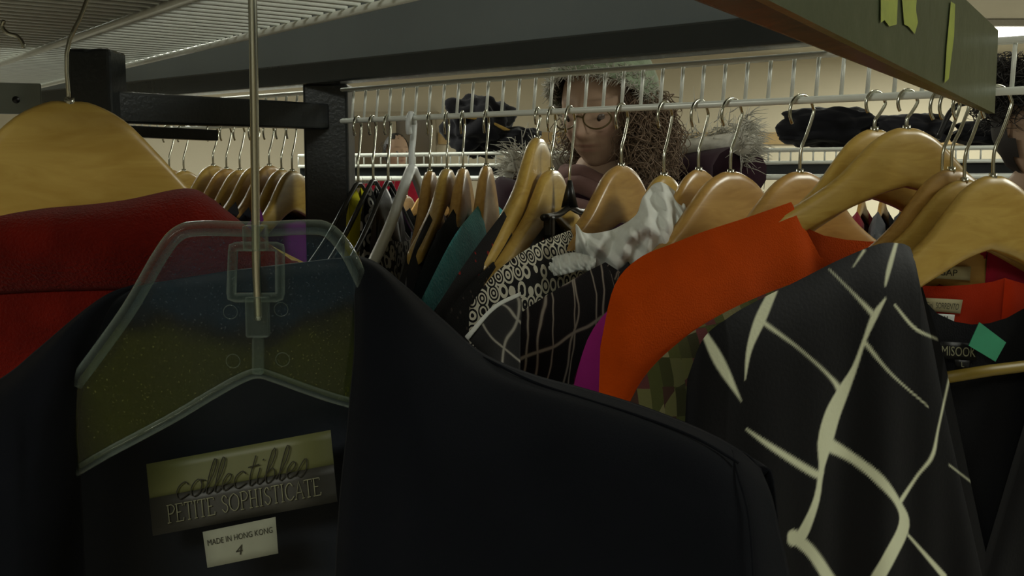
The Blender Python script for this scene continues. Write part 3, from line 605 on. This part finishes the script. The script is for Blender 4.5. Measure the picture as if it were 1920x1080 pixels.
# ---------------------------------------------------------------- clear plastic hanger
ch=thing('clear_hanger','clear plastic hanger with a square neck ring holding the black blazer','clothes hanger',P(480,700,.47))
def cpart(mb,n,m,**k): return mb.build(n,m,ch,ch.location,**k)
def D(px): return .452+ (px-140)*.00005
def Q(x,y,o=0): return P(x,y,D(x)+o)
top=[(140,720),(185,660),(245,575),(300,480),(335,438),(380,428),(480,430),(575,426),(615,432),(650,470),(680,530),(700,590)]
bot=[(140,885),(200,850),(260,818),(330,780),(400,738),(455,708),(485,700),(515,708),(570,728),(620,745),(660,757),(700,775)]
g=[]
tp=cr([(x,y,0) for x,y in top],40); bp_=cr([(x,y,0) for x,y in bot],40)
for j in range(10):
    f=j/9; g.append([Q(tp[i][0]*(1-f)+bp_[i][0]*f,tp[i][1]*(1-f)+bp_[i][1]*f,.001) for i in range(40)])
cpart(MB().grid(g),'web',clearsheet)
cpart(MB().tube([Q(x,y) for x,y in [(140,720),(185,660),(245,575),(300,480),(335,438),(380,428),(480,430),(575,426),(615,432),(650,470),(680,530),(715,600)]],.0034,14,smooth=90),'rim',clearrim)
cpart(MB().tube([Q(x,y) for x,y in bot],.0024,12,smooth=60),'lower_rim',clearrim)
cpart(MB().tube([Q(x,y,-.002) for x,y in [(437,470),(437,464),(443,462),(519,462),(525,464),(525,470),(525,550),(524,556),(518,558),(440,558),(434,556),(434,550)]],.0022,10,closed=True),'neck_ring',clearrim)
cpart(MB().bar(Q(478,422,-.003),Q(480,470,-.003),.010,.008,Vector((0,1,0))),'top_socket',clearrim,smooth=False,bevel=.001)
cpart(MB().bar(Q(482,556,-.003),Q(484,632,-.003),.010,.006,Vector((0,1,0))),'lower_socket',clearrim,smooth=False,bevel=.001)
cpart(MB().bar(Q(484,632,-.002),Q(484,702,-.002),.005,.004,Vector((0,1,0))),'stem',clearrim,smooth=False,bevel=.001)
for x,y in ((432,585),(527,580),(437,677),(530,674)):
    cpart(MB().tube([Q(x,y)+Vector((.0031*math.cos(a),0,.0031*math.sin(a))) for a in [k*math.pi/8 for k in range(16)]],.0002,6,closed=True),'rivet_ring',clearrim)
hp=[Q(485,600,-.003),Q(482,540,-.003),Q(480,470,-.003),Q(478,300,-.003),Q(476,150,-.003),Q(473,-20,-.003)]
e=hp[-1]; hp2=hp+[e+Vector((0,0,.03)),e+Vector((-.012,0,.045)),e+Vector((-.028,0,.04)),e+Vector((-.034,0,.026))]
cpart(MB().tube(hp2,.0019,10,smooth=60),'hook',chrome)
rp(MB().tube([P(-120,-40,.62),P(900,-300,.40)],.003,10),'near_rail',wiremat)
t=thing('wire_hanger','bare wire hook hanging from the shelf at the top left corner','clothes hanger',P(20,60,.7))
MB().tube([P(8,38,.7),P(4,50,.7),P(14,62,.7),P(32,68,.7),P(42,80,.7),P(44,90,.7)],.0013,8,smooth=30).build('hook',chrome,t,t.location)
# ---------------------------------------------------------------- rear rack
RA=P(560,316,3.5); RB=P(2050,285,2.7); RA.z=CAM.z+.005; RB.z=CAM.z+.02
r2=thing('clothes_rack','second grey wire clothes rack across the aisle behind the shoppers','clothes rack',((RA.x+RB.x)/2,(RA.y+RB.y)/2,0))
O3=r2.location; u3=(RB-RA).normalized(); L3=(RB-RA).length; v3=Vector((-u3.y,u3.x,0))
mb=MB(); mb.tube([RA,RB],.005,8); mb.tube([RA+Vector((0,0,.035)),RB+Vector((0,0,.035))],.005,8)
for q in range(1,7): mb.tube([RA+Vector((0,0,.036))+v3*.06*q,RB+Vector((0,0,.036))+v3*.06*q],.003,6)
k=0
while k<L3: mb.tube([RA+u3*k,RA+u3*k+Vector((0,0,.035)),RA+u3*k+Vector((0,0,.037))+v3*.4],.0028,5); k+=.03
mb.build('wire_shelf',wiremat,r2,O3)
MB().bar(RA+Vector((0,0,-.02))+v3*.02,RB+Vector((0,0,-.02))+v3*.02,.03,.03).build('beam',blackmetal,r2,O3,False,bevel=.003)
rod3a=RA+Vector((0,0,-.04)); rod3b=RB+Vector((0,0,-.04)); MB().tube([rod3a,rod3b],.008,8).build('hanging_rod',wiremat,r2,O3)
for f in (.02,.5,.98):
    q=RA.lerp(RB,f)+v3*.2; MB().box((q.x,q.y,q.z/2),(.05,.05,q.z)).build('post',blackmetal,r2,O3,False,bevel=.004)
    MB().bar(RA.lerp(RB,f)+Vector((0,0,-.045)),q+v3*.2+Vector((0,0,-.045)),.03,.03).build('arm',blackmetal,r2,O3,False,bevel=.003)
ang3=math.atan2(-v3.y,-v3.x); rg3=[(a,htop(a)+.004) for a in (.075,.12,.17,.21)]
protos=[]
grp='clothes packed along the rear rack'; n3=44
ccs=[charc,blackfab,navyfab,brownf,blackfab,maroon,greyfab]
cname=['charcoal','black','dark navy','dark brown','black','maroon','grey']
for i in range(n3):
    f=(i+.5)/n3; q=rod3a.lerp(rod3b,f); q=Vector((q.x,q.y,q.z-.055)); a=ang3+random.uniform(-.15,.15); j=i%7
    if i<7:
        t=thing('garment',cname[j]+' garment hanging in the packed row of the rear rack','garment',q,a,grp+', '+cname[j]); garment_core(t,rg3,ccs[j],thick=.024,length=.75,nc=6,nr=6,seed=j); protos.append(t)
    else: copy_tree(protos[j],q,a)
    if i==0: hproto=wood_hanger(q,a,.055,'small hanger on the rod of the rear rack',wood2,'hangers on the rear rack rod',kx=.85)
    else: copy_tree(hproto,q,a)
softb=fabric('soft_black_cloth',(26,26,30))
def lump(name,label,cat,c,r,m,amp=.25,sc=9,rz=0):
    mb=MB().ell((0,0,0),r,64,36,lambda d:1+amp*noise.noise(d*2.2+Vector(c)*3)+.10*noise.noise(Vector((d.x*3,d.y*4,d.z*9))+Vector(c)),.75)
    R=Matrix.Rotation(rz,4,'Z'); mb.v=[tuple(R@Vector(p)+Vector(c)) for p in mb.v]; return tag(mb.build(name,m),label,cat)
def onrack(px,dy=.2):
    f=min(((abs(proj(RA.lerp(RB,k/200)+v3*dy)[0]-px)),k/200) for k in range(201))[1]; return RA.lerp(RB,f)+v3*dy
az=math.atan2(u3.y,u3.x)
q=onrack(895); lump('handbag','slouchy black bag on the rear rack shelf at left','bag',(q.x,q.y,q.z+.125),(.1,.1,.09),softb,.4,rz=az)
q=onrack(960); lump('cloth_heap','low black cloth heap right of the slouchy black bag','cloth heap',(q.x,q.y,q.z+.08),(.09,.08,.04),softb,.3,rz=az)
q=onrack(905,.12); o=MB().tube([q+Vector((-.06,0,.155)),q+Vector((.02,0,.135)),q+Vector((.12,0,.09))],.006,8,smooth=12).build('wooden_stick',wood)
tag(o,'thin wooden hanger arm resting against the black bag on the rear rack','wooden hanger')
q=onrack(1555); lump('folded_coat','rolled black coat lying on the rear rack shelf','coat',(q.x,q.y,q.z+.10),(.13,.1,.058),softb,.25,7,az)
q=onrack(1702); lump('folded_coat','dark grey folded jacket beside the rolled black coat on the rear rack','jacket',(q.x,q.y,q.z+.088),(.105,.1,.045),charc,.25,7,az)
q=onrack(1860); lump('handbag','black bag on the rear rack shelf near the right edge','bag',(q.x,q.y,q.z+.075),(.10,.1,.035),softb,.25,7,az)
q=onrack(1800,.1); o=MB().tube([q+Vector((-.07,0,.06)),q+Vector((-.03,0,.14)),q+Vector((.03,0,.15)),q+Vector((.13,0,.07))],.008,8,smooth=20).build('bag_strap',blackplast)
tag(o,'black bag strap arching over the rear rack shelf at right','strap')
# ---------------------------------------------------------------- people
def skin_mesh(verts,edges,rad,sub=2):
    me=bpy.data.meshes.new('tmp'); me.from_pydata(verts,edges,[]); ob=bpy.data.objects.new('tmp',me); C.objects.link(ob)
    ob.modifiers.new('s','SKIN')
    for i,r in enumerate(rad):
        me.skin_vertices[0].data[i].radius=(r,r)
    me.skin_vertices[0].data[0].use_root=True
    md=ob.modifiers.new('u','SUBSURF'); md.levels=sub; md.render_levels=sub
    dg=bpy.context.evaluated_depsgraph_get(); m2=bpy.data.meshes.new_from_object(ob.evaluated_get(dg))
    mb=MB().add([v.co[:] for v in m2.vertices],[tuple(p.vertices) for p in m2.polygons]); bpy.data.objects.remove(ob); return mb
def G(x,z,cx,cz,sx,sz): return math.exp(-((x-cx)/sx)**2-((z-cz)/sz)**2)
SK=(176,148,126)
def head_mb():
    cols=[];n=96;m=84; g=[]
    sk=lin(SK); lip=lin((142,94,86)); brow=lin((100,80,64)); 
    for i in range(m+1):
        th=math.pi*i/m; row=[]
        for k in range(n):
            ph=2*math.pi*k/n; d=Vector((math.sin(th)*math.cos(ph),math.sin(th)*math.sin(ph),math.cos(th)))
            x,y,z=d.x*.073,d.y*.094,d.z*.119
            low=max(0,-z/.119); x*=1-.20*low**2.2
            if y>0: y*=1-.35*low
            if y<0:
                y*=1-.04*low
                y-=.022*G(x,z,0,-.028,.013,.014)+.015*G(x,z,0,-.006,.0095,.028)+.007*G(x,z,.013,-.032,.009,.008)+.007*G(x,z,-.013,-.032,.009,.008)
                y+=.009*(G(x,z,.031,.006,.017,.012)+G(x,z,-.031,.006,.017,.012))
                y-=.008*(G(x,z,.031,.005,.014,.008)+G(x,z,-.031,.005,.014,.008))
                y-=.004*(G(x,z,.03,.026,.024,.008)+G(x,z,-.03,.026,.024,.008))
                y+=.004*(G(x,z,.026,-.044,.006,.016)+G(x,z,-.026,-.044,.006,.016))
                y-=.004*G(x,z,0,-.056,.024,.005)+.004*G(x,z,0,-.067,.02,.006)-.004*G(x,z,0,-.061,.025,.003)
                y-=.012*G(x,z,0,-.101,.028,.014); y-=.005*(G(x,z,.044,-.028,.02,.022)+G(x,z,-.044,-.028,.02,.022))
            row.append(Vector((x,y,z))); c=np.array(sk)
            if y<-.03:
                l=.8*min(1,1.0*(G(x,z,0,-.056,.023,.0032)+G(x,z,0,-.066,.02,.0038))); c=c*(1-l)+np.array(lip)*l
                b=.6*min(1,1.1*(G(x,z,.032,.03,.018,.0035)+G(x,z,-.032,.03,.018,.0035))); c=c*(1-b)+np.array(brow)*b
                b=.8*min(1,(G(x,z,.031,-.003,.013,.0016)+G(x,z,-.031,-.003,.013,.0016))); c=c*(1-b)+np.array(brow)*.15*b
                l=.6*G(x,z,0,-.061,.024,.0014); c=c*(1-l)
                c[1]*=1-.08*(G(x,z,.04,-.03,.018,.018)+G(x,z,-.04,-.03,.018,.018)+G(x,z,0,-.03,.012,.012)); c[3]=1
            cols.append(c)
        g.append(row)
    mb=MB().grid(g,True)
    for s in(-1,1):
        k0=len(mb.v); mb.ell((s*.073,.008,-.005),(.008,.017,.03),12,8); cols+=[np.array(sk)]*(len(mb.v)-k0)
    return mb,cols
def person(name,label,loc,rz,headrot,hairmat,coat,hat=True,curl=.02,glasses=True,scarf=True,fur=True,seedn=1,lenh=.2,s=1.0,arc=(-.3,math.pi+.3),nh=420,zr=(-.03,.08)):
    rnd=random.Random(seedn)
    root=thing(name,label,'person',loc,rz); root.scale=(s,s,s)
    HC=Vector((0,-.02,1.565)); Rh=headrot
    V_=[(0,0,.95),(0,.01,1.08),(0,.01,1.22),(0,.01,1.34),(0,0,1.42),(0,-.01,1.49),
        (.15,.01,1.37),(.21,-.03,1.12),(.16,-.26,1.13),(.15,-.31,1.13),(-.15,.01,1.37),(-.21,-.03,1.12),(-.16,-.26,1.13),(-.15,-.31,1.13),
        (.09,0,.88),(.1,-.01,.5),(.1,.01,.09),(.1,-.1,.03),(-.09,0,.88),(-.1,-.01,.5),(-.1,.01,.09),(-.1,-.1,.03)]
    E_=[(0,1),(1,2),(2,3),(3,4),(4,5),(3,6),(6,7),(7,8),(8,9),(3,10),(10,11),(11,12),(12,13),(0,14),(14,15),(15,16),(16,17),(0,18),(18,19),(19,20),(20,21)]
    R_=[.13,.115,.12,.125,.06,.052,.055,.042,.028,.03,.055,.042,.028,.03,.085,.058,.042,.035,.085,.058,.042,.035]
    for sx,w in ((1,9),(-1,13)):
        for k,(dx,ln) in enumerate(((-.028,.07),(-.010,.08),(.010,.075),(.028,.06))):
            b=len(V_); px=sx*.15+dx
            V_+= [(px,-.36,1.13),(px,-.36-ln*.55,1.12),(px,-.36-ln*.8,1.095)]; R_+=[.0095,.0085,.007]; E_+=[(w,b),(b,b+1),(b+1,b+2)]
        b=len(V_); V_+=[(sx*.15-sx*.045,-.335,1.115),(sx*.15-sx*.055,-.365,1.10)]; R_+=[.011,.009]; E_+=[(w,b),(b,b+1)]
    body=skin_mesh(V_,E_,R_); nb=len(body.v); hm,hc=head_mb()
    body.add([tuple(Rh@Vector(p)+HC) for p in hm.v],hm.f)
    body.build('body',skin,root,(0,0,0),attr=('col',[lin(SK)]*nb+[tuple(c) for c in hc]))
    T=lambda p:Rh@Vector(p)+HC
    for sx in (-1,1):
        e=MB().ell((0,0,0),(.0115,.0115,.0105),14,10); e.v=[tuple(T(Vector(p)+Vector((sx*.031,-.0735,-.002)))) for p in e.v]; e.build('eye',eyew,root,(0,0,0))
        e=MB().ell((0,0,0),(.005,.003,.005),10,8); e.v=[tuple(T(Vector(p)+Vector((sx*.031,-.0825,-.006)))) for p in e.v]; e.build('iris',irism,root,(0,0,0))
    if glasses:
        mb=MB()
        for sx in (-1,1):
            mb.tube([T((sx*.034+.026*math.cos(a),-.101+.014*max(0,sx*math.cos(a))**2,-.002+.019*math.sin(a))) for a in [k*math.pi/12 for k in range(24)]],.0016,6,closed=True)
            mb.tube([T((sx*.060,-.087,.008)),T((sx*.077,-.04,.01)),T((sx*.078,.01,.004))],.0016,6)
        mb.tube([T((-.008,-.103,.002)),T((0,-.109,.006)),T((.008,-.103,.002))],.0016,6); mb.build('glasses',glm,root,(0,0,0))
    hb=MB().ell((0,0,0),(.084,.1,.118),28,18,lambda d:1+.06*noise.noise(d*6))
    vs=[Vector(p) for p in hb.v]; hb.f=[f for f in hb.f if not all((vs[i].y<-.02 and vs[i].z<.085) or vs[i].z<-.07 and vs[i].y<.0 for i in f)]
    hb.v=[tuple(T(p+Vector((0,.014,.008)))) for p in vs]
    for k in range(nh):
        a=rnd.uniform(*arc); st=Vector((.074*math.cos(a),.086*math.sin(a)+.012,rnd.uniform(*zr))); ln=rnd.uniform(.5,1.15)*lenh; ph=rnd.uniform(0,6); fr=rnd.uniform(70,190)*rnd.choice((-1,1)); rr=rnd.uniform(.25,1)*curl; sp_=rnd.uniform(.1,1.7); s2=rnd.uniform(-1,1)*.03
        pts=[]
        for j in range(26):
            t_=j/25; o=Vector((math.cos(a),math.sin(a)*.8,0))*(.008+.055*sp_*math.sin(t_*2.4)*lenh/.2); q_=rr*min(1,t_*3)
            pts.append(T(st)+ (Rh@o)+Vector((q_*math.cos(ph+t_*ln*fr)+s2*t_,q_*math.sin(ph+t_*ln*fr),-ln*t_+q_*.9*math.sin(ph*2+t_*ln*fr*.8))))
        hb.tube(pts,[.0009,.0012,.0003],4)
    hb.build('hair',hairmat,root,(0,0,0))
    if hat:
        h=MB().ell((0,0,0),(.104,.120,.112),72,30,lambda d:1+.03*noise.noise(d*14)); vs=[Vector(p) for p in h.v]
        Rt=Matrix.Rotation(math.radians(-38),3,'X'); h.f=[f for f in h.f if not all(vs[i].z<-.015 for i in f)]
        h.v=[tuple(T(Rt@p+Vector((0,.014,.030)))) for p in vs]; h.build('knit_hat',hatm,root,(0,0,0),solid=.006)
        mb=MB()
        for k in range(2600):
            a=rnd.uniform(0,6.283); c=T(Rt@Vector((.103*math.cos(a),.119*math.sin(a),rnd.uniform(-.03,.012)))+Vector((0,.014,.030))); d=Vector((rnd.gauss(0,1),rnd.gauss(0,1),rnd.gauss(0,1))).normalized()*.017
            mb.tube([c,c+d],[.0013,.0005],3)
        mb.build('fuzzy_hat_edge',furm,root,(0,0,0))
    CV=[(0,.0,.72),(0,.01,.95),(0,.01,1.12),(0,.01,1.28),(0,.01,1.38),(.17,.01,1.36),(.225,-.03,1.12),(.165,-.24,1.13),(-.17,.01,1.36),(-.225,-.03,1.12),(-.165,-.24,1.13)]
    skin_mesh(CV,[(0,1),(1,2),(2,3),(3,4),(3,5),(5,6),(6,7),(3,8),(8,9),(9,10)],[.19,.175,.165,.165,.085,.095,.07,.05,.095,.07,.05]).build('coat',coat,root,(0,0,0))
    skin_mesh([(0,0,.95),(.09,0,.86),(.1,-.01,.5),(.1,.01,.1),(-.09,0,.86),(-.1,-.01,.5),(-.1,.01,.1)],[(0,1),(1,2),(2,3),(0,4),(4,5),(5,6)],[.14,.1,.075,.06,.1,.075,.06]).build('trousers',charc,root,(0,0,0))
    for sx in(-1,1): MB().ell((sx*.1,-.05,.045),(.05,.13,.045),18,10).build('shoe',blackplast,root,(0,0,0))
    if scarf:
        mb=MB()
        for k,(z,r,t_) in enumerate(((1.405,.078,.020),(1.432,.070,.017),(1.372,.090,.022))):
            mb.tube([(r*math.cos(a),-.016+r*math.sin(a)*.95,z+.008*math.sin(2*a+k)+.005*math.sin(5*a)) for a in [q*math.pi/16 for q in range(32)]],t_,10,closed=True)
        mb.build('scarf',scarfm,root,(0,0,0))
    if fur:
        mb=MB(); FR=lambda a:Vector((.065+.235*math.cos(a),.05+.13*math.sin(a),1.470+.03*math.cos(a)))
        for k in range(2600):
            a=rnd.uniform(-.45,math.pi+.2); c=FR(a)+Vector((0,0,rnd.gauss(0,.020)))
            d=Vector((math.cos(a)+rnd.gauss(0,.7),math.sin(a)*.6+rnd.gauss(0,.7),rnd.gauss(.3,.8))).normalized()*rnd.uniform(.02,.06)
            mb.tube([c,c+d*.5,c+d+Vector((0,0,-.006))],[.0014,.0010,.0003],3)
        mb.tube([FR(-.45+(math.pi+.65)*q/14) for q in range(15)],.024,8)
        mb.build('fur_trim',furm,root,(0,0,0))
        MB().tube([FR(-.2+(math.pi+.4)*q/14)+Vector((-.012*math.cos(-.2+(math.pi+.4)*q/14),0,-.06)) for q in range(15)],.055,12).build('coat_hood',coat,root,(0,0,0))
    return root
hx=P(1128,212,2.2)
Rh=(Matrix.Rotation(math.radians(-30),3,'Z')@Matrix.Rotation(math.radians(13),3,'X'))
person('person','woman shopper in glasses and sage knit hat looking down behind the rack',(hx.x,hx.y+.02,0),0,Rh,hairm,coatmat,s=(hx.z+.012)/1.568,lenh=.13,nh=2000,curl=.016,arc=(-.7,math.pi-.5),zr=(-.05,.04))
hx2=P(1950,225,2.1)
person('person','partly seen person with dark curly hair at the right edge',(hx2.x,hx2.y,0),math.radians(0),Matrix.Rotation(math.radians(5),3,'Z'),hairb,blackfab,hat=False,glasses=False,scarf=False,fur=False,seedn=5,lenh=.06,curl=.024,s=hx2.z/1.568,arc=(0,2*math.pi),nh=1200,zr=(.04,.13))
hx3=P(742,290,7.5)
person('person','distant shopper with dark hair near the far doorway',(hx3.x,hx3.y,0),math.radians(30),Matrix.Identity(3),hairb,maroon,hat=False,glasses=False,scarf=False,fur=False,seedn=6,lenh=.08,curl=.01,s=(hx3.z+.02)/1.565,nh=60)
# ---------------------------------------------------------------- camera
cd=bpy.data.cameras.new('cam'); cd.sensor_width=36; cd.lens=F/1920*36; cd.clip_start=.01
co=bpy.data.objects.new('cam',cd); C.objects.link(co); co.location=CAM; co.rotation_euler=(math.pi/2-pt,0,0); SC.camera=co
SC.view_settings.view_transform='Standard'; SC.view_settings.look='None'
